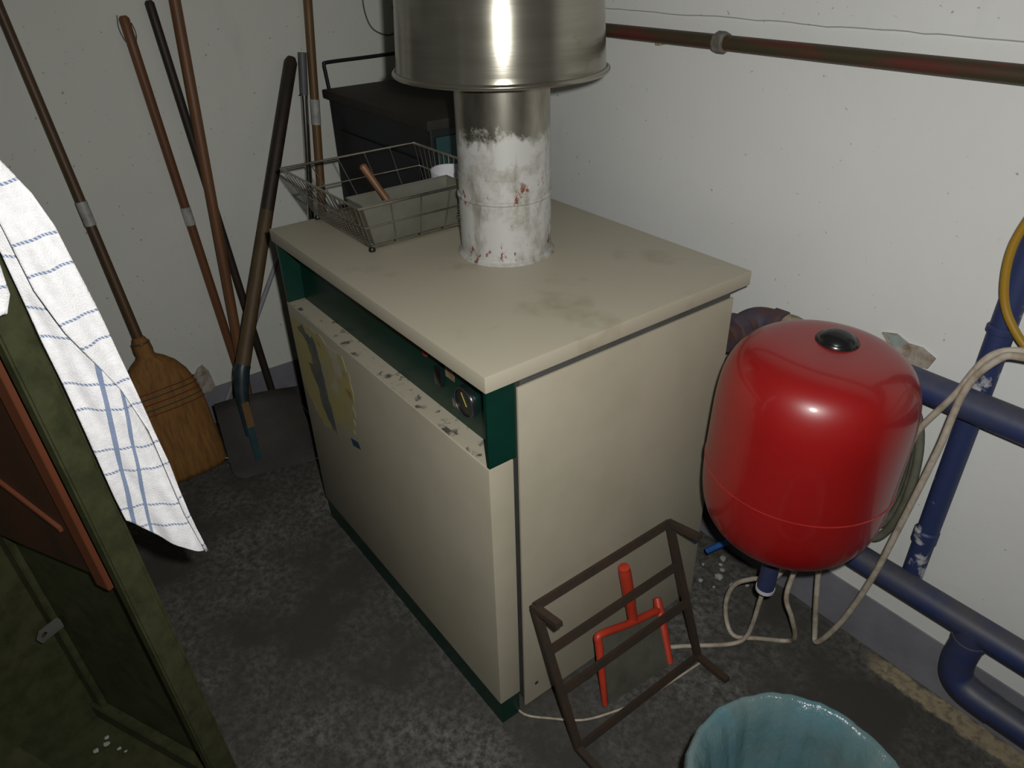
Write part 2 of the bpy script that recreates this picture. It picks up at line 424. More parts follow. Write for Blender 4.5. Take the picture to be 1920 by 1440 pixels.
obj('rocker_switch', box((-.232, .043, .735), (-.208, .050, .772), .002), BLACKP, cp, True)
rgl = random.Random(11)
def ragged(P, n=7, a=.006):
    out = []
    for p, q in zip(P, P[1:] + P[:1]):
        for k in range(n):
            f = k / n; out.append((p[0] + (q[0] - p[0]) * f + rgl.uniform(-a, a), p[1], p[2] + (q[2] - p[2]) * f + rgl.uniform(-a, a)))
    return [(max(-.8565, x), y, min(.684, z)) for x, y, z in out]
st = obj('yellowed_label', prism(ragged([(-.845, .0022, .655), (-.70, .0022, .668), (-.56, .0022, .66), (-.53, .0022, .60), (-.545, .0022, .50), (-.56, .0022, .455), (-.66, .0022, .43), (-.74, .0022, .375), (-.80, .0022, .41), (-.848, .0022, .47)]), (0, -.0006, 0)), STICKER, fp)
obj('torn_strip', prism(ragged([(-.812, .0016, .640), (-.775, .0016, .655), (-.735, .0016, .635), (-.715, .0016, .650), (-.70, .0016, .60), (-.69, .0016, .53), (-.675, .0016, .45), (-.664, .0016, .395), (-.69, .0016, .40), (-.735, .0016, .44), (-.745, .0016, .50), (-.785, .0016, .555), (-.748, .0016, .56), (-.757, .0016, .612)], 4, .004), (0, -.0005, 0)), SMEAR, st)
obj('blue_mark', prism([(-.588, .0022, .43), (-.545, .0022, .44), (-.535, .0022, .425), (-.578, .0022, .412)], (0, -.0006, 0)), BLUEMARK, fp)
obj('rust_spot', lathe([(.0001, 0), (.005, 0), (.005, .0006), (.0001, .0006)], (-.0052, .098, .062), (1, 0, 0), 12), RUSTY, b)

# ------------------------------------------------------------------ flue pipe and hood
FX, FY = -.407, .345
fp_ = thing('flue_pipe', 'stained silver-white flue pipe standing on the boiler lid', 'flue pipe', (FX, FY, .870))
obj('base_flange', lathe([(.090, .0), (.102, .0), (.102, .003), (.098, .006), (.0955, .010), (.090, .010)], (FX, FY, .8702), seg=64), FLUE, fp_, True)
obj('lower_section', lathe([(.088, .0), (.0945, .0), (.0945, .113), (.088, .113)], (FX, FY, .878), seg=64), FLUE, fp_, True)
obj('bead_ring', lathe([(.088, 0), (.0945, 0), (.0972, .003), (.0972, .006), (.0945, .009), (.088, .009)], (FX, FY, .991), seg=64), FLUE, fp_, True)
obj('middle_section', lathe([(.088, 0), (.0938, 0), (.0938, .040), (.0925, .0415), (.088, .0415)], (FX, FY, 1.0), seg=64), FLUE, fp_, True)
obj('upper_section', lathe([(.088, 0), (.0925, 0), (.0925, .36), (.088, .36)], (FX, FY, 1.0415), seg=64), FLUE, fp_, True)
hd = thing('draught_hood', 'large brushed metal hood hanging around the top of the flue pipe', 'hood', (FX, FY, 1.222))
obj('hood_skirt', lathe([(.1975, .004), (.1960, .012), (.1955, .02), (.181, .26), (.125, .40), (.105, .44), (.105, 1.13), (.103, 1.13), (.103, .44), (.123, .398), (.179, .258), (.1935, .02), (.1945, .004), (.1975, .004)], (FX, FY, 1.222), seg=96), HOOD, hd, True)
obj('rolled_rim', tube([V((FX + .1995 * math.cos(a), FY + .1995 * math.sin(a), 1.2265)) for a in [i * math.pi / 48 for i in range(96)]], .0050, 10, closed=True), HOOD, hd, True)

# ------------------------------------------------------------------ red expansion vessel
VX, VY, VZ, VR, VH = .237, .531, .631, .168, .423
tilt = V((.030, .002, 1)).normalized()
ev = thing('expansion_vessel', 'glossy red expansion vessel with a black cap, beside the boiler', 'vessel', (VX - .013, VY, VZ - VH / 2))
vb = V((VX, VY, VZ)) - tilt * (VH / 2)
prof = []
for i in range(65):
    s = -math.cos(math.pi * i / 64); n_ = 4.33 if s > 0 else 3.62
    prof.append((VR * max(0, 1 - abs(s) ** n_) ** (1 / n_), VH / 2 * (1 + s)))
prof[0] = (0, 0); prof[-1] = (0, VH)
obj('shell', lathe(prof, vb, tilt, 96), RED, ev, 'full')
def vring(h, r, t, m, name):
    s = tilt.orthogonal().normalized(); u = tilt.cross(s)
    return obj(name, tube([vb + tilt * h + (s * math.cos(a) + u * math.sin(a)) * r for a in [i * math.pi / 48 for i in range(96)]], t, 8, closed=True), m, ev, True)
vring(VH * .405, VR - .0002, .0016, WELD, 'weld_seam')
obj('valve_cap', lathe([(.0, -.004), (.036, -.004), (.036, .002), (.033, .006), (.030, .006), (.027, .011), (.018, .017), (.008, .020), (0, .0205)], vb + tilt * (VH + .001) + V((-.002, .028, -.002)), tilt, 40), BLACKP, ev, True)
obj('pipe_stub', lathe([(0, -.012), (.018, -.012), (.018, -.05), (.0215, -.053), (.0215, -.085), (.018, -.088), (.018, -.17), (0, -.17)], vb + tilt * .012, tilt, 28), BLUE, ev, True)
obj('end_plug', lathe([(0, 0), (.0195, 0), (.0195, -.008), (.014, -.012), (0, -.013)], vb - tilt * .158, tilt, 28), PLUGM, ev, True)
obj('wall_bracket', bar((.12, .64, .44), (.12, .798, .44), .03, .006, (0, 0, 1)), BLACKP, ev)

# ------------------------------------------------------------------ pipes on the wall
t = thing('heating_pipe', 'thick dark blue pipe running along the wall behind the red vessel', 'pipe', (.4, .73, .729))
obj('pipe_run', tube([(.03, .729, .729), (1.7, .729, .729)], .0280, 24), BLUE, t, True)
obj('elbow', tube(spline([(-.032, .625, .712), (-.032, .68, .718), (-.024, .715, .726), (.006, .729, .729), (.05, .729, .729)], 6), [.031] * 25, 20), RUSTY, t, True)
obj('coupling', lathe([(.028, 0), (.039, 0), (.041, .006), (.041, .028), (.039, .034), (.028, .034)], (-.032, .640, .715), (0, 1, 0), 10), RUSTY, t)
obj('coupling', lathe([(.028, 0), (.036, 0), (.037, .02), (.030, .026)], (.008, .729, .729), (1, 0, 0), 10), RUSTY, t)
obj('thread_sealant', lathe([(.028, 0), (.033, .004), (.034, .02), (.032, .034), (.028, .04)], (.036, .729, .729), (1, 0, 0), 18), HEMP, t, True)
t = thing('return_pipe', 'thick dark blue pipe with a branch elbow running low above the grey wall base', 'pipe', (.5, .728, .29))
obj('pipe_run', tube([(.10, .728, .291), (1.7, .728, .291)], .0280, 24), BLUE, t, True)
obj('branch_elbow', tube(spline([(.553, .728, .291), (.550, .726, .248), (.548, .723, .198), (.557, .721, .163), (.585, .720, .146), (.635, .720, .142)], 8), .030, 22), BLUE, t, True)
obj('branch_run', tube([(.625, .720, .1425), (1.7, .720, .1425)], .0285, 24), BLUE, t, True)
obj('weld_collar', lathe([(.026, 0), (.032, .003), (.0325, .012), (.026, .016)], (.551, .7265, .266), (0, 0, -1), 20), BLUE, t, True)
obj('wall_clip', box((.462, .752, .240), (.486, .799, .258), .003), HEMP, t)
t = thing('riser_pipe', 'upright blue pipe splashed with white paint, crossing behind the heating pipe', 'pipe', (.405, .781, .0))
t.location = (.405, .779, .235)
obj('pipe_run', tube([(.402, .7790, .235), (.406, .7790, 1.12), (.412, .7790, 1.145), (.430, .7790, 1.16), (.46, .7790, 1.165), (1.7, .7790, 1.165)], .0205, 20), BLUES, t, True)
obj('coupling_ring', lathe([(.020, 0), (.0235, .002), (.0235, .010), (.020, .013)], (.405, .7765, .852), seg=20), BLUES, t, True)
obj('coupling_ring', lathe([(.020, 0), (.0235, .003), (.0235, .03), (.020, .034)], (.402, .7765, .375), seg=20), BLUES, t, True)
t = thing('brown_pipe', 'brown-red pipe with a dusty coupling running along the wall under the plaster step', 'pipe', (0, .77, 1.247))
obj('pipe_run', tube([(XL + .002, .772, 1.247), (XR - .002, .772, 1.247)], .0145, 20), PIPER, t, True)
obj('coupling', lathe([(.012, 0), (.019, 0), (.021, .004), (.021, .022), (.019, .026), (.012, .026)], (-.255, .772, 1.247), (1, 0, 0), 8), DUSTY, t)
for x in (-1.2, -.42, .55, 1.4):
    obj('pipe_clip', box((x, .772, 1.228), (x + .012, .799, 1.234), .001), HEMP, t)

# ------------------------------------------------------------------ cables and hose
def cable(name, pts, r, m, label, cat, group=None, n=10):
    return tag(obj(name, tube(spline(pts, n), r, 10), m, None, True), label, cat, group)
cable('cable', [(1.1, .70, .88), (.70, .70, .89), (.55, .694, .889), (.473, .694, .874), (.427, .690, .845), (.400, .683, .763), (.366, .684, .680), (.352, .695, .62), (.345, .71, .56)], .0058, CABLEW,
      'dirty white cable arching over the blue pipes to behind the red vessel', 'cable')
cable('cable', [(1.1, .66, .85), (.72, .66, .875), (.56, .668, .880), (.476, .672, .872), (.444, .675, .852), (.415, .675, .784), (.406, .675, .658), (.390, .675, .500), (.370, .675, .324), (.344, .675, .183), (.317, .677, .090), (.294, .680, .040), (.280, .690, .060), (.266, .690, .14), (.254, .688, .23), (.247, .680, .34)], .0062, CABLEW,
      'dirty white cable hanging in a long low loop before the blue pipes', 'cable')
cable('cable', [(.225, .62, .30), (.205, .60, .225), (.160, .592, .190), (.120, .588, .140), (.108, .585, .075), (.125, .580, .018), (.155, .575, .006), (.19, .61, .006), (.24, .66, .007), (.262, .64, .06), (.258, .61, .14), (.240, .60, .20), (.236, .625, .29)], .0055, CABLEW,
      'white cable looping to the floor under the red vessel', 'cable')
cable('cable', [(.216, .575, .30), (.200, .572, .19), (.190, .578, .09), (.180, .575, .025), (.160, .545, .0055), (.10, .46, .0055), (.06, .40, .0055), (.02, .36, .0055)], .0052, CABLEW,
      'white cable dropping straight below the red vessel and running towards the boiler foot', 'cable')
cable('thin_wire', [(-.03, .05, .004), (.009, .056, .004), (.047, .091, .004), (.095, .146, .004), (.122, .215, .004), (.138, .28, .004), (.145, .35, .004), (.150, .42, .004), (.153, .47, .004)], .0026, CABLEW,
      'thin pale wire lying on the floor from the boiler corner under the iron stand', 'wire')
cable('earth_cable', [(.47, .745, 1.22), (.42, .742, 1.12), (.395, .740, 1.04), (.392, .738, .985), (.405, .738, .925), (.43, .738, .885), (.47, .74, .85), (.54, .742, .82), (.70, .745, .80)], .0068, YGC,
      'yellow and green striped cable bowed in front of the upright blue pipe', 'cable')
cable('wall_wire', [(XL + .006, .69, 1.40), (XL + .006, .660, 1.32), (XL + .006, .654, 1.26), (XL + .006, .668, 1.205), (XL + .006, .700, 1.178), (XL + .006, .745, 1.170), (XL + .006, .790, 1.195)], .0024, HOSE,
      'thin grey wire drooping in a loop on the wall above the old stove', 'wire')
bm = bmesh.new()
for k in range(3):
    cx, cy, rr_ = .296 + .006 * k, .788 - .0175 * k, .058 + .010 * k
    tube([(cx + rr_ * .62 * math.cos(a), cy, .500 + rr_ * 2.15 * math.sin(a)) for a in [i * math.pi / 24 for i in range(48)]], .0085, 10, bm, closed=True)
tag(obj('hose_coil', bm, HOSE, None, True), 'coiled grey-green hose hanging on the wall between red vessel and upright pipe', 'hose')
tag(obj('blue_tube', tube([(-.004, .640, .122), (.060, .700, .195)], .008, 14), BLUEB, None, True), 'short bright blue plastic tube at the boiler foot behind the red vessel', 'tube')

# ------------------------------------------------------------------ iron stand leaning on the boiler
t = thing('iron_stand', 'black welded flat-bar stand lying on its side against the boiler', 'stand', (.136, .27, 0))
BL, BR, TL, TR = V((.142, .090, .017)), V((.142, .455, .017)), V((.030, .068, .350)), V((.030, .440, .352))
nrm = (BR - BL).cross(TL - BL).normalized()
if nrm.x < 0: nrm = -nrm
obj('upright', bar(BL, TL, .018, .010, nrm), IRON, t); obj('upright', bar(BR, TR, .018, .010, nrm), IRON, t)
for f in (.0, .415, .70, 1.0):
    obj('crossbar', bar(BL.lerp(TL, f), BR.lerp(TR, f), .016, .0105, nrm), IRON, t)
for P_, L in ((BL, .10), (BR, .085), (TL, .075), (TR, .085)):
    obj('foot', bar(P_ - nrm * .005, P_ + (nrm + V((0, 0, -.30 if P_.z < .1 else -.12))).normalized() * L, .016, .012, (0, 0, 1)), IRON, t)

# red scraper behind the stand
t = thing('red_scraper', 'red plastic handled scraper with a grey blade standing between boiler and iron stand', 'scraper', (.07, .3, .006))
HT, HB = V((.020, .318, .290)), V((.036, .345, .116)); YL, YR = V((.040, .232, .152)), V((.040, .428, .094)); AL, AR = V((.098, .206, .006)), V((.112, .396, .006))
obj('handle', tube(spline([HT, HT.lerp(HB, .06), HT.lerp(HB, .3), HT.lerp(HB, .8), HB], 5), [.006] + [.0125] * 5 + [.0135] * 8 + [.0115] * 7, 16), REDPL, t, True)
obj('yoke', tube(spline([YL.lerp(AL, .10), YL, YL.lerp(YR, .12) + V((0, 0, .004)), YL.lerp(YR, .5), YL.lerp(YR, .88) + V((0, 0, .004)), YR, YR.lerp(AR, .10)], 6), .0088, 14), REDPL, t, True)
obj('arm', tube([YL.lerp(AL, .08), YL.lerp(AL, .5), AL], [.0092, .0082, .006], 12), REDPL, t, True)
obj('arm', tube([YR.lerp(AR, -.25), YR.lerp(AR, .08), YR.lerp(AR, .5), AR], [.009, .0125, .0105, .008], 12), REDPL, t, True)
k4 = V((.004, 0, 0)); q4 = [AL.lerp(AR, .04), AL.lerp(AR, .96), YL.lerp(YR, .96), YL.lerp(YR, .04)]
obj('blade', hexa([q4[0], q4[1], q4[1] + k4, q4[0] + k4, q4[3], q4[2], q4[2] + k4, q4[3] + k4], .0006), GREYPL, t)

# ------------------------------------------------------------------ bin with blue bag
BX, BY, BZ, BRD = .5500, .1550, .36, .160
t = thing('waste_bin', 'round waste bin lined with a glossy light blue bag folded over its rim', 'bin', (BX, BY, 0))
obj('bucket', lathe([(0, .004), (.118, .0), (.122, .004), (.156, .335), (.158, .345), (.1565, .347), (.1545, .338), (.1205, .010), (0, .010)], (BX, BY, 0), seg=56), BINM, t, True)
bm = bmesh.new(); SEG = 120; rr = random.Random(8); rings = []
prof = [(.1085, .10), (.130, .22), (.145, .30), (.1515, .338), (.1545, .352), (.1600, .3585), (.1655, .355), (.1670, .345), (.1660, .32), (.1645, .28), (.1630, .235)]
for j, (r, h) in enumerate(prof):
    ring = []
    for k in range(SEG):
        a = 2 * math.pi * k / SEG
        wv = (math.sin(a * 23 + .8 * math.sin(a * 3)) * .0016 + math.sin(a * 41 + 2) * .0009)
        deep = max(0, 1 - abs(j - 4.5) / 6)
        if j <= 3: wv = wv * 1.3 + .005 * math.sin(a * 7 + j) * (1 if j < 3 else .2)
        if j <= 3: wv -= .011
        if j >= 4: wv = wv * .55 + (.0016 if j > 6 else 0)
        hz = h + (.0025 * math.sin(a * 3 + 1) + .0012 * math.sin(a * 11)) * (1 if 2 < j < 8 else .3) + (.02 * math.sin(a * 4) if j == len(prof) - 1 else 0)
        ring.append(bm.verts.new((BX + (r + wv) * math.cos(a), BY + (r + wv) * math.sin(a), hz)))
    rings.append(ring)
for A, B in zip(rings, rings[1:]):
    for k in range(SEG): bm.faces.new((A[k], A[(k + 1) % SEG], B[(k + 1) % SEG], B[k]))
c0 = bm.verts.new((BX, BY, .085))
for k in range(SEG): bm.faces.new((rings[0][(k + 1) % SEG], rings[0][k], c0))
obj('bin_bag', bm, BAG, t, 'full')

# ------------------------------------------------------------------ tools leaning on the left wall
def stick(name, B, T, r, m, label, cat, group=None, lab=None, r2=None, bend=0.0, seg=14):
    B, T = V(B), V(T); r2 = r2 or r
    o = thing(name, label, cat, (B.x, B.y, 0) if B.z < .2 else B, group)
    n = 14; pts = [B.lerp(T, i / n) + V((0, bend * math.sin(math.pi * i / n), 0)) for i in range(n + 1)]
    rs = [r + (r2 - r) * i / n for i in range(n + 1)]
    pts.append(T + (T - B).normalized() * r2 * .5); rs.append(r2 * .6)
    obj('shaft', tube(pts, rs, seg), m, o, True)
    if lab:
        f, ln = lab; L = (T - B).length; a = B.lerp(T, f); rl = r + (r2 - r) * f
        obj('paper_label', tube([a, a + (T - B).normalized() * ln], rl + .0012, 16), LABELP, o, True)
    return o
# corn broom
Bb, Tt = V((-1.285, -.250, .0)), V((-1.5450, -.322, 1.313)); ext = Tt + (Tt - Bb) * .10
ext.x = -1.5430
br = thing('corn_broom', 'straw broom with dark wooden handle and stitched orange-brown bristles', 'broom', (Bb.x, Bb.y, 0))
ax = (Tt - Bb).normalized()
neck = Bb + ax * .475
obj('handle', tube([neck - ax * .04, neck + ax * .3, Tt, ext], [.0135, .0130, .0125, .012], 14), BROOMH, br, True)
obj('paper_label', tube([neck + ax * .335, neck + ax * .40], .0145, 16), LABELP, br, True)
fr = ax.cross(V((1, 0, 0))).normalized(); fr = fr if fr.y > 0 else -fr      # broad direction of the head
th = fr.cross(ax).normalized()
def head(prof, name, m, parent, seg=40):
    bm = bmesh.new(); rings = []; rr = random.Random(5)
    for h, a, c, off in prof:
        rings.append([bm.verts.new(Bb + ax * h + fr * (off + a * math.copysign(abs(math.cos(t_)) ** .8, math.cos(t_))) + th * c * math.sin(t_) * (1 + rr.uniform(-.05, .05))) for t_ in [2 * math.pi * k / seg for k in range(seg)]])
    for A, B in zip(rings, rings[1:]):
        for k in range(seg): bm.faces.new((A[k], A[(k + 1) % seg], B[(k + 1) % seg], B[k]))
    bm.faces.new(rings[0]); bm.faces.new(rings[-1])
    return obj(name, bm, m, parent, 'full')
hp = [(.150, .112, .030, -.004), (.20, .111, .031, -.002), (.26, .108, .034, 0), (.31, .102, .036, 0), (.35, .090, .036, 0), (.385, .070, .034, 0), (.408, .046, .031, 0), (.420, .028, .027, 0), (.428, .024, .024, 0), (.440, .026, .025, 0), (.462, .024, .023, 0), (.478, .017, .017, 0), (.482, .014, .014, 0)]
bh = head([(.012, .085, .014, .004), (.03, .098, .022, .004), (.08, .108, .027, 0)] + hp, 'bristle_head', STRAWG, br)
for h, m in ((.318, THREADR), (.302, THREADG), (.284, THREADR), (.266, THREADG), (.250, THREADR)):
    k = min(range(len(hp)), key=lambda i: abs(hp[i][0] - h)); a, c = (.1015 + (.318 - h) * .10), .0365
    obj('stitching', tube([Bb + ax * (h + .004 * math.sin(t_)) + fr * (a + .0012) * math.copysign(abs(math.cos(t_)) ** .8, math.cos(t_)) + th * (c + .0005) * math.sin(t_) for t_ in [2 * math.pi * q / 40 for q in range(40)]], .0016, 6, closed=True), m, bh)
obj('neck_binding', tube([neck - ax * .012 + (fr * math.cos(t_) + th * math.sin(t_)) * .0215 for t_ in [2 * math.pi * q / 20 for q in range(20)]], .004, 6, closed=True), BROOMH, br, True)
s2 = stick('broom_handle', (-1.522, .017, .003), (-1.5430, -.051, 1.276), .0135, WOODR, 'reddish wooden broom handle with frayed tip and a silver label, leaning on the wall', 'stick', lab=(.555, .055))
obj('frayed_wire', tube(spline([(-1.5415, -.066, 1.285), (-1.534, -.071, 1.255), (-1.536, -.064, 1.225), (-1.540, -.052, 1.205)], 6), .0014, 6), WIRE, s2)
obj('frayed_wire', tube(spline([(-1.540, -.036, 1.265), (-1.533, -.033, 1.24), (-1.538, -.038, 1.215)], 6), .0014, 6), WIRE, s2)
stick('black_pole', (-1.510, .104, .004), (-1.5440, .022, 1.308), .0125, WOODD, 'thin black pole leaning on the wall between the wooden broom handles', 'stick')
stick('rake_handle', (-1.430, -.012, .004), (-1.5420, .094, 1.43), .0150, WOODO, 'smooth orange-brown wooden handle leaning on the wall, crossing the black pole', 'stick', r2=.0155)
stick('grey_pole', (-1.545, -.095, .004), (-1.5515, .270, .60), .0080, mat('pale_grey_pole', (.30, .30, .33), rough=.5), 'pale grey pole slanting behind the shovel handle', 'stick')
stick('bamboo_stick', (-1.462, .310, .006), (-1.5420, .472, 1.34), .0135, BAMBOO, 'bamboo stick with a pale label standing between wall and old stove', 'stick', lab=(.70, .075))
ch = thing('chrome_tube', 'chrome vacuum cleaner tube standing behind the wire basket', 'tube', (-1.51, .272, 0))
obj('tube_shaft', tube([(-1.510, .272, .006), (-1.5280, .408, 1.075)], .0110, 16), CHROME, ch, True)
obj('grip_sleeve', tube([(-1.5272, .402, 1.03), (-1.5295, .4185, 1.150)], .0130, 16), mat('grey_plastic_sleeve', (.12, .12, .13), rough=.5), ch, True)
obj('hook', bar((-1.520, .392, 1.035), (-1.515, .380, 1.033), .004, .004), CHROME, ch)

# shovel
sh = thing('shovel', 'shovel with a black-stained wooden handle and dark dirty blade, leaning beside the boiler', 'shovel', (-1.2, -.07, 0))
T_, E_ = V((-1.532, .382, 1.135)), V((-1.262, -.046, .318))
dd = (T_ - E_).normalized()
obj('handle', tube([E_ + dd * .50, E_ + dd * .72, T_ - dd * .01, T_ + dd * .005], [.0192, .0192, .0195, .012], 18), WOODD, sh, True)
obj('lower_handle', tube([E_ - dd * .01, E_ + dd * .2, E_ + dd * .50], [.0225, .0205, .0192], 18), SHOVELH, sh, True)
obj('socket', tube(spline([E_ + dd * .025, E_, (-1.243, -.066, .255), (-1.222, -.074, .190), (-1.208, -.080, .13)], 5), [.0235] * 6 + [.0235 - .0008 * i for i in range(15)], 18), SOCKET, sh, True)
obj('socket_tongue', bar((-1.2065, -.0745, .175), (-1.180, -.078, .05), .020, .006, (1, 0, 0)), TEAL, sh)
obj('socket_tab', bar((-1.214, -.0700, .245), (-1.196, -.074, .165), .022, .008, (1, 0, 0)), BAMBOO, sh)
bm = bmesh.new(); NU, NV = 20, 16; gr = []
up_ = (V((-1.245, -.035, .265)) - V((-1.160, -.035, .004))).normalized(); side = V((.25, 1, 0)).normalized(); nn = side.cross(up_).normalized()
if nn.x < 0: nn = -nn
for j in range(NV + 1):
    v = j / NV; row = []
    for i in range(NU + 1):
        u = -1 + 2 * i / NU
        wd = .128 * (1 - .12 * (v - .5)) * (1 if v > .12 else (.78 + .22 * math.sqrt(max(0, 1 - ((.12 - v) / .12) ** 2))))
        p = V((-1.160, -.030, .004)) + up_ * (v * .255) + side * (u * wd) - nn * (.030 * (1 - u * u)) * (.35 + .65 * v) + nn * .012
        if v > .93: p += nn * .008 * (v - .93) / .07
        row.append(p)
    gr.append(row)
for off in (0, -.0025):
    vs = [[bm.verts.new(p + nn * off) for p in r_] for r_ in gr]
    for j in range(NV):
        for i in range(NU): bm.faces.new((vs[j][i], vs[j][i + 1], vs[j + 1][i + 1], vs[j + 1][i]))
obj('blade', bm, SHOVELM, sh, 'full')
# ash pan behind the shovel and the tube on the floor
t = thing('ash_pan', 'dark dented ash pan on the floor behind the shovel', 'pan', (-1.29, .20, 0))
bm = bmesh.new()
o8 = [(-1.40, .15, .002), (-1.17, .15, .002), (-1.17, .24, .002), (-1.40, .24, .002)]; o9 = [(-1.43, .13, .105), (-1.14, .13, .095), (-1.14, .27, .105), (-1.43, .27, .11)]
i9 = [(-1.425, .135, .105), (-1.145, .135, .095), (-1.145, .265, .105), (-1.425, .265, .11)]; i8 = [(-1.395, .155, .008), (-1.175, .155, .008), (-1.175, .235, .008), (-1.395, .235, .008)]
L4 = [[bm.verts.new(p) for p in q] for q in (o8, o9, i9, i8)]
for A, B in zip(L4, L4[1:]):
    for k in range(4): bm.faces.new((A[k], A[(k + 1) % 4], B[(k + 1) % 4], B[k]))
bm.faces.new(L4[0]); bm.faces.new(L4[3])
obj('tray', bm, SHOVELM, t)
obj('rim_wire', tube([V(p) for p in o9], .004, 8, closed=True), SOCKET, t)
tag(obj('floor_tube', tube([(-1.331, -.190, .0105), (-1.1125, .118, .0105)], .010, 14), CHROME, None, True), 'thin shiny metal tube lying on the floor behind the shovel blade', 'tube')

# ------------------------------------------------------------------ old stove in the corner
t = thing('old_stove', 'old black stove with rusty top plate and handrail in the corner behind the basket', 'stove', (-1.21, .6, 0))
obj('body', box((-1.500, .470, .03), (-.900, .755, 1.015), .006), STOVE, t)
obj('side_plate', box((-.900, .485, .08), (-.894, .745, .995), .002), STOVES, t)
obj('top_plate', box((-1.512, .456, 1.016), (-.886, .770, 1.042), .004), STOVET, t, True)
obj('plinth', box((-1.48, .48, 0), (-.92, .74, .03)), DARK, t)
obj('rail', tube(spline([(-1.505, .478, 1.040), (-1.5045, .474, 1.09), (-1.504, .473, 1.112), (-1.504, .486, 1.118), (-1.504, .60, 1.119), (-1.504, .72, 1.120), (-1.504, .748, 1.118), (-1.504, .752, 1.10), (-1.505, .75, 1.040)], 6), .0055, 10), STOVE, t, True)
od = obj('oven_door', box((-1.44, .462, .50), (-.96, .470, .93), .003), STOVE, t)
obj('door_handle', bar((-1.02, .458, .78), (-1.02, .458, .66), .012, .008, (0, 1, 0)), CHROME, od)

# ------------------------------------------------------------------ wire basket and its contents on the lid
t = thing('wire_basket', 'shallow dull steel wire basket on the left edge of the boiler lid', 'basket', (-.74, .3, .87))
R0, R1 = (-.950, .083), (-.5480, .450)      # rim
F0, F1 = (-.866, .118), (-.5830, .425)      # floor of the basket
ZR, ZB = .978, .877
def rc(q, z, a, b_): return V((a[0] + (b_[0] - a[0]) * q[0], a[1] + (b_[1] - a[1]) * q[1], z))
def rimp(q): return rc(q, ZR, R0, R1)
def flop(q): return rc(q, ZB, F0, F1)
corner = [(0, 0), (1, 0), (1, 1), (0, 1)]
obj('rim', tube([rimp(q) for q in corner], .0034, 8, closed=True), WIRE, t, True)
obj('base_ring', tube([flop(q) for q in corner], .0026, 8, closed=True), WIRE, t, True)
def mid(q, f): return flop(q).lerp(rimp(q), f)
obj('middle_ring', tube([mid(q, .52) for q in corner], .0022, 8, closed=True), WIRE, t, True)
def wire(p, q): obj('wire', tube([p, q], .0014, 6), WIRE, t, True)
for i in range(18):
    for e in (0, 1): wire(rimp((i / 17, e)), flop((i / 17, e)))
for i in range(1, 5):
    for e in (0, 1): wire(rimp((e, i / 5)), flop((e, i / 5)))
    wire(flop((0, i / 5)), flop((1, i / 5)))
for i in range(1, 18): wire(flop((i / 18, 0)), flop((i / 18, 1)))
for q in corner:
    obj('foot', lathe([(0, 0), (.007, 0), (.008, .004), (.006, .008), (0, .008)], flop(q) + V((.006 if q[0] == 0 else 0, 0, -.0068)), seg=14), BLACKP, t, True)
t = thing('loaf_tin', 'long narrow grey metal tin lying in the wire basket', 'tin', (-.60, .23, .88))
zt, zb = .976, .8805
o0 = [(-.628, .130), (-.592, .130), (-.592, .335), (-.628, .335)]; o1 = [(-.640, .100), (-.566, .100), (-.566, .352), (-.640, .352)]
bm = bmesh.new()
def ringv(P, z, s=0): return [bm.verts.new((x + (s if i in (0, 3) else -s), y + (s if i < 2 else -s), z)) for i, (x, y) in enumerate(P)]
Ls = [ringv(o0, zb), ringv(o1, zt), ringv(o1, zt, .0015), ringv(o0, zb + .002, .0015)]
for A, B in zip(Ls, Ls[1:]):
    for k in range(4): bm.faces.new((A[k], A[(k + 1) % 4], B[(k + 1) % 4], B[k]))
bm.faces.new(Ls[0]); bm.faces.new(Ls[3])
obj('body', bm, TIN, t)
obj('rolled_rim', tube([(x, y, zt) for x, y in o1], .0022, 8, closed=True), TIN, t, True)
t = thing('brush', 'small brush with an orange wooden handle poking out of the metal tin', 'brush', (-.605, .21, .89))
hb, ht = V((-.604, .180, .960)), V((-.640, .146, 1.038)); hd_ = (hb - ht).normalized()
obj('handle', tube([ht, ht + hd_ * .004, ht + hd_ * .03, hb, hb + hd_ * .02], [.004, .0085, .0080, .0075, .007], 12), WOODO, t, True)
obj('bristles', tube([hb + hd_ * .02, hb + hd_ * .03, V((-.611, .205, .895))], [.007, .008, .008], 12), STRAWT, t, True)
t = thing('white_cup', 'white china cup lying in the wire basket beside the flue pipe', 'cup', (-.69, .41, .885))
obj('bowl', lathe([(0, 0), (.026, 0), (.040, .02), (.047, .05), (.050, .085), (.047, .085), (.044, .05), (.036, .022), (0, .006)], (-.685, .388, .888), (.10, .02, 1), 32), WHITEC, t, True)
obj('cup_handle', tube(spline([(-.726, .388, .955), (-.750, .386, .95), (-.754, .386, .93), (-.743, .386, .912), (-.721, .388, .910)], 5), .0045, 8), WHITEC, t, True)

# ------------------------------------------------------------------ green metal cabinet and towel
t = thing('metal_cabinet', 'old olive green metal cabinet with open front, towel hanging over its corner', 'cabinet', (-.2, -.5, 0))
A0, A1 = V((-.205, -.497, .0)), V((-.205, -.549, 1.42))
du = V((-.894, -.447, 0)); dw = V((.447, -.894, 0))
up = (A1 - A0)
def cp_(u, w_, z): return A0 + du * u + dw * w_ + up * (z / 1.42)
DEP, WID = .37, .75
def cbox(u0, u1, w0, w1, z0, z1, bev=.001):
    return hexa([cp_(u0, w0, z0), cp_(u1, w0, z0), cp_(u1, w1, z0), cp_(u0, w1, z0), cp_(u0, w0, z1), cp_(u1, w0, z1), cp_(u1, w1, z1), cp_(u0, w1, z1)], bev)
obj('front_upright', cbox(-.016, .004, -.006, .034, 0, 1.42, .003), CABG, t, True)
obj('upright_return', cbox(-.012, .022, -.012, -.006, 0, 1.42, .001), CABG, t)
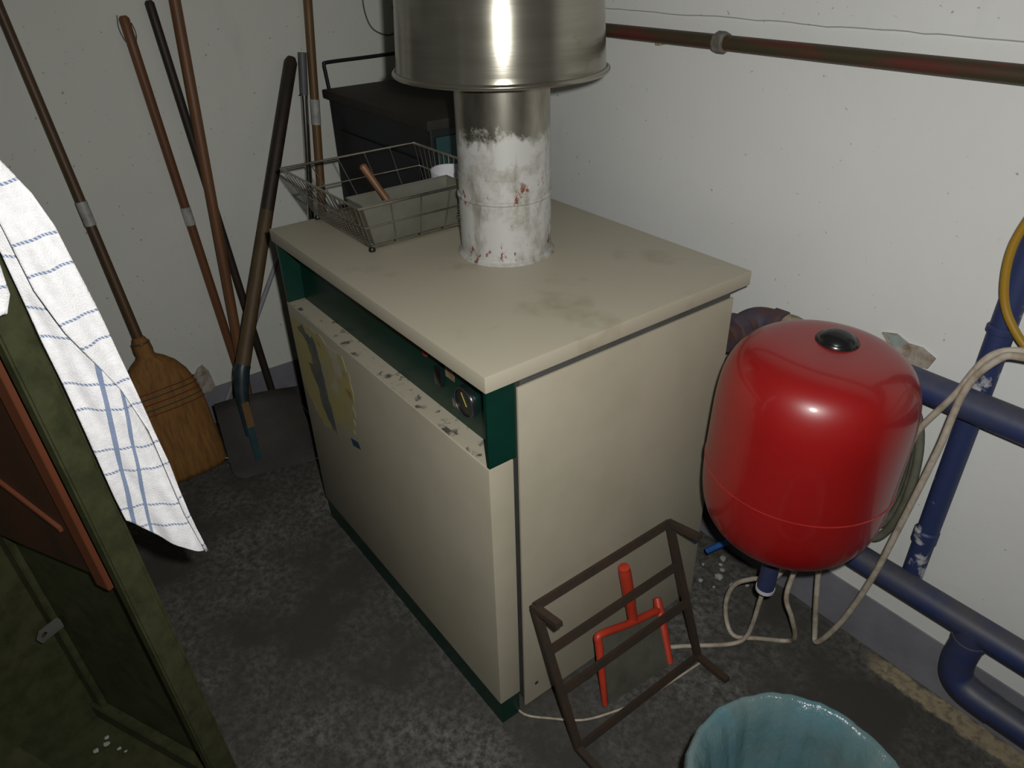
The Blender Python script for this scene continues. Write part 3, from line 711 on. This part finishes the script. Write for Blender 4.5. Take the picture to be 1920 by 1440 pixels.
obj('front_upright', cbox(-.016, .004, WID - .034, WID + .006, 0, 1.42, .003), CABG, t, True)
obj('side_panel', cbox(.004, DEP, -.005, 0, .03, 1.42, 0), CABG, t)
obj('side_panel', cbox(.004, DEP, WID, WID + .005, .03, 1.42, 0), CABG, t)
obj('back_panel', cbox(DEP, DEP + .004, 0, WID, .03, 1.42, 0), CABG, t)
obj('rear_upright', cbox(DEP - .03, DEP, 0, .012, .0, 1.42, .002), CABG, t)
obj('rear_upright', cbox(DEP - .03, DEP, WID - .012, WID, .0, 1.42, .002), CABG, t)
obj('base_shelf', cbox(.0, DEP, .0, WID, .040, .046, 0), CABG, t)
obj('base_rail', cbox(.004, DEP, .0, .020, .046, .085, .002), CABG, t)
obj('top_plate', cbox(-.016, DEP, -.006, WID, 1.42, 1.428, 0), CABG, t)
def tab_with_hole(u, P, c, r, th, n=32):
    bm = bmesh.new(); ring = []
    for k in range(n):
        a = 2 * math.pi * k / n; dx, dz = math.cos(a), math.sin(a); best = 1e9
        for (x0, z0), (x1, z1) in zip(P, P[1:] + P[:1]):
            ex, ez = x1 - x0, z1 - z0; det = ex * dz - ez * dx
            if abs(det) < 1e-12: continue
            t_ = (ex * (z0 - c[1]) - ez * (x0 - c[0])) / det; q = (dx * (z0 - c[1]) - dz * (x0 - c[0])) / det
            if t_ > 0 and -1e-6 <= q <= 1 + 1e-6: best = min(best, t_)
        row = [(best, 0), (r, 0), (r, th), (best, th)]
        ring.append([bm.verts.new(cp_(u + o_, c[0] + dx * d_, c[1] + dz * d_)) for d_, o_ in row])
    for A, B in zip(ring, ring[1:] + ring[:1]):
        for k in range(4): bm.faces.new((A[k], B[k], B[(k + 1) % 4], A[(k + 1) % 4]))
    return bm
obj('shelf_bracket', tab_with_hole(DEP - .05, [(.006, .345), (.05, .345), (.055, .36), (.045, .372), (.006, .372)], (.040, .359), .0055, .003), BRACKETM, t)
gb = thing('metal_box', 'olive green lidded metal box standing on the bottom of the open cabinet', 'box', cp_(.2, .28, .046))
obj('box_body', cbox(.105, .330, .196, .42, .0465, .270, .003), CABG, gb)
obj('box_lid', cbox(.100, .335, .190, .426, .275, .302, .004), CABG, gb, True)
obj('lid_gasket', cbox(.110, .325, .201, .415, .268, .277, 0), DARK, gb)
bo = thing('wooden_board', 'rust-orange wooden board standing inside the green metal cabinet', 'board', cp_(.1, .05, .6))
def bb(u0, u1, w0, w1, za, zb_):
    return hexa([cp_(u0, w0, za), cp_(u1, w0, zb_), cp_(u1, w1, zb_), cp_(u0, w1, za), cp_(u0, w0, 1.36), cp_(u1, w0, 1.36), cp_(u1, w1, 1.36), cp_(u0, w1, 1.36)], .001)
obj('plank', bb(.062, .34, .012, .024, .615, .600), BOARD, bo)
obj('edge_strip', bb(.034, .062, .010, .030, .600, .602), BOARDE, bo)
obj('batten', hexa([cp_(.09, .024, .70), cp_(.33, .024, .82), cp_(.33, .030, .82), cp_(.09, .030, .70), cp_(.09, .024, .708), cp_(.33, .024, .828), cp_(.33, .030, .828), cp_(.09, .030, .708)], .0005), BOARDE, bo)
for k, (u, w_, r) in enumerate(((.305, .045, .005), (.292, .055, .007), (.300, .075, .006), (.262, .050, .004), (.245, .048, .003))):
    p = cp_(u, w_, .046 + r * .5)
    tag(obj('foil_scrap', blob(p, r, 30 + k, (1, 1.2, .5), 1), CHALK), 'tiny shiny scrap on the bottom of the green metal cabinet', 'scrap', 'scraps on the cabinet bottom')

# towel: rear sheet, front flap folded over it, short end over the other side of the corner
def sheet(rows, nu, depth, xo, bm, uvl, u0=0.0, uskew=0.0, ph=0.0):
    """rows: list of (z, y_left, y_right) from top to bottom; wavy cloth near the plane x = xo"""
    pts = []
    dense = []
    for (za, la, ra), (zb2, lb, rb) in zip(rows, rows[1:]):
        for k in range(5):
            f = k / 5; dense.append((za + (zb2 - za) * f, la + (lb - la) * f, ra + (rb - ra) * f))
    dense.append(rows[-1])
    for z, l, r_ in dense:
        row = []
        for i in range(nu + 1):
            s = i / nu; y = l + (r_ - l) * s
            x = xo + depth * (math.sin(y * 95 + z * 9 + ph) * .55 + math.sin(y * 47 - z * 14 + ph * 2) * .6) + .0012 * math.sin(z * 70 + y * 160) + .0015 * math.sin(y * 260 + z * 30)
            row.append((bm.verts.new((x, y, z)), (y + .6 + u0 + (0 if u0 else .1 * (.969 - z)), z + uskew * (y + .47))))
        pts.append(row)
    for A, B in zip(pts, pts[1:]):
        for i in range(nu):
            q = (A[i], A[i + 1], B[i + 1], B[i]); f = bm.faces.new([v for v, _ in q])
            for l_, (_, uv) in zip(f.loops, q): l_[uvl].uv = uv
bm = bmesh.new(); uvl = bm.loops.layers.uv.verify()
rear = [(1.46, -.575, -.555), (1.30, -.540, -.512), (1.20, -.527, -.480), (1.114, -.523, -.466), (1.04, -.520, -.458), (.973, -.516, -.452), (.90, -.513, -.447), (.86, -.512, -.443), (.80, -.510, -.438), (.757, -.507, -.433)]
sheet(rear, 22, .006, -.160, bm, uvl, uskew=.33)
low = [(.757, -.507, -.433), (.738, -.495, -.431), (.715, -.482, -.428), (.690, -.464, -.425), (.672, -.446, -.423), (.652, -.424, -.421)]
sheet(low, 22, .006, -.160, bm, uvl, uskew=.33)
flap = [(1.46, -.562, -.548), (1.32, -.533, -.512), (1.268, -.527, -.500), (1.255, -.525, -.494), (1.218, -.518, -.477), (1.18, -.514, -.467), (1.114, -.509, -.459), (1.055, -.495, -.452), (1.004, -.475, -.4475), (.958, -.459, -.4435), (.89, -.4445, -.4385), (.83, -.441, -.4335), (.738, -.4355, -.4295), (.655, -.4245, -.4205)]
sheet(flap, 16, .004, -.145, bm, uvl, u0=.10, uskew=-.14, ph=1.0)
end = [(1.46, -.60, -.565), (1.30, -.585, -.542), (1.18, -.580, -.529), (1.125, -.575, -.532), (1.104, -.570, -.541)]
sheet(end, 8, .003, -.118, bm, uvl, u0=.05, ph=2.0)
bmesh.ops.remove_doubles(bm, verts=bm.verts, dist=.0004)
tw = tag(obj('towel', bm, TOWEL, None, 'full'), 'white cotton towel with blue stripes hanging over the green cabinet corner', 'towel')
md = tw.modifiers.new('thickness', 'SOLIDIFY'); md.thickness = .003; md.offset = 0

# ------------------------------------------------------------------ crumbs behind the boiler
for k, (x, y, r) in enumerate(((-.016, .65, .007), (.006, .697, .012), (-.03, .755, .010), (-.020, .735, .006), (-.003, .722, .008), (.045, .70, .007), (.02, .66, .004), (.07, .73, .006), (-.05, .70, .005))):
    tag(obj('lime_crumb', blob((x, y, r * .45), r, k, (1, 1.1, .6), 1), CHALK), 'pale lime crumb on the floor between boiler and wall', 'crumb', 'lime crumbs behind the boiler')
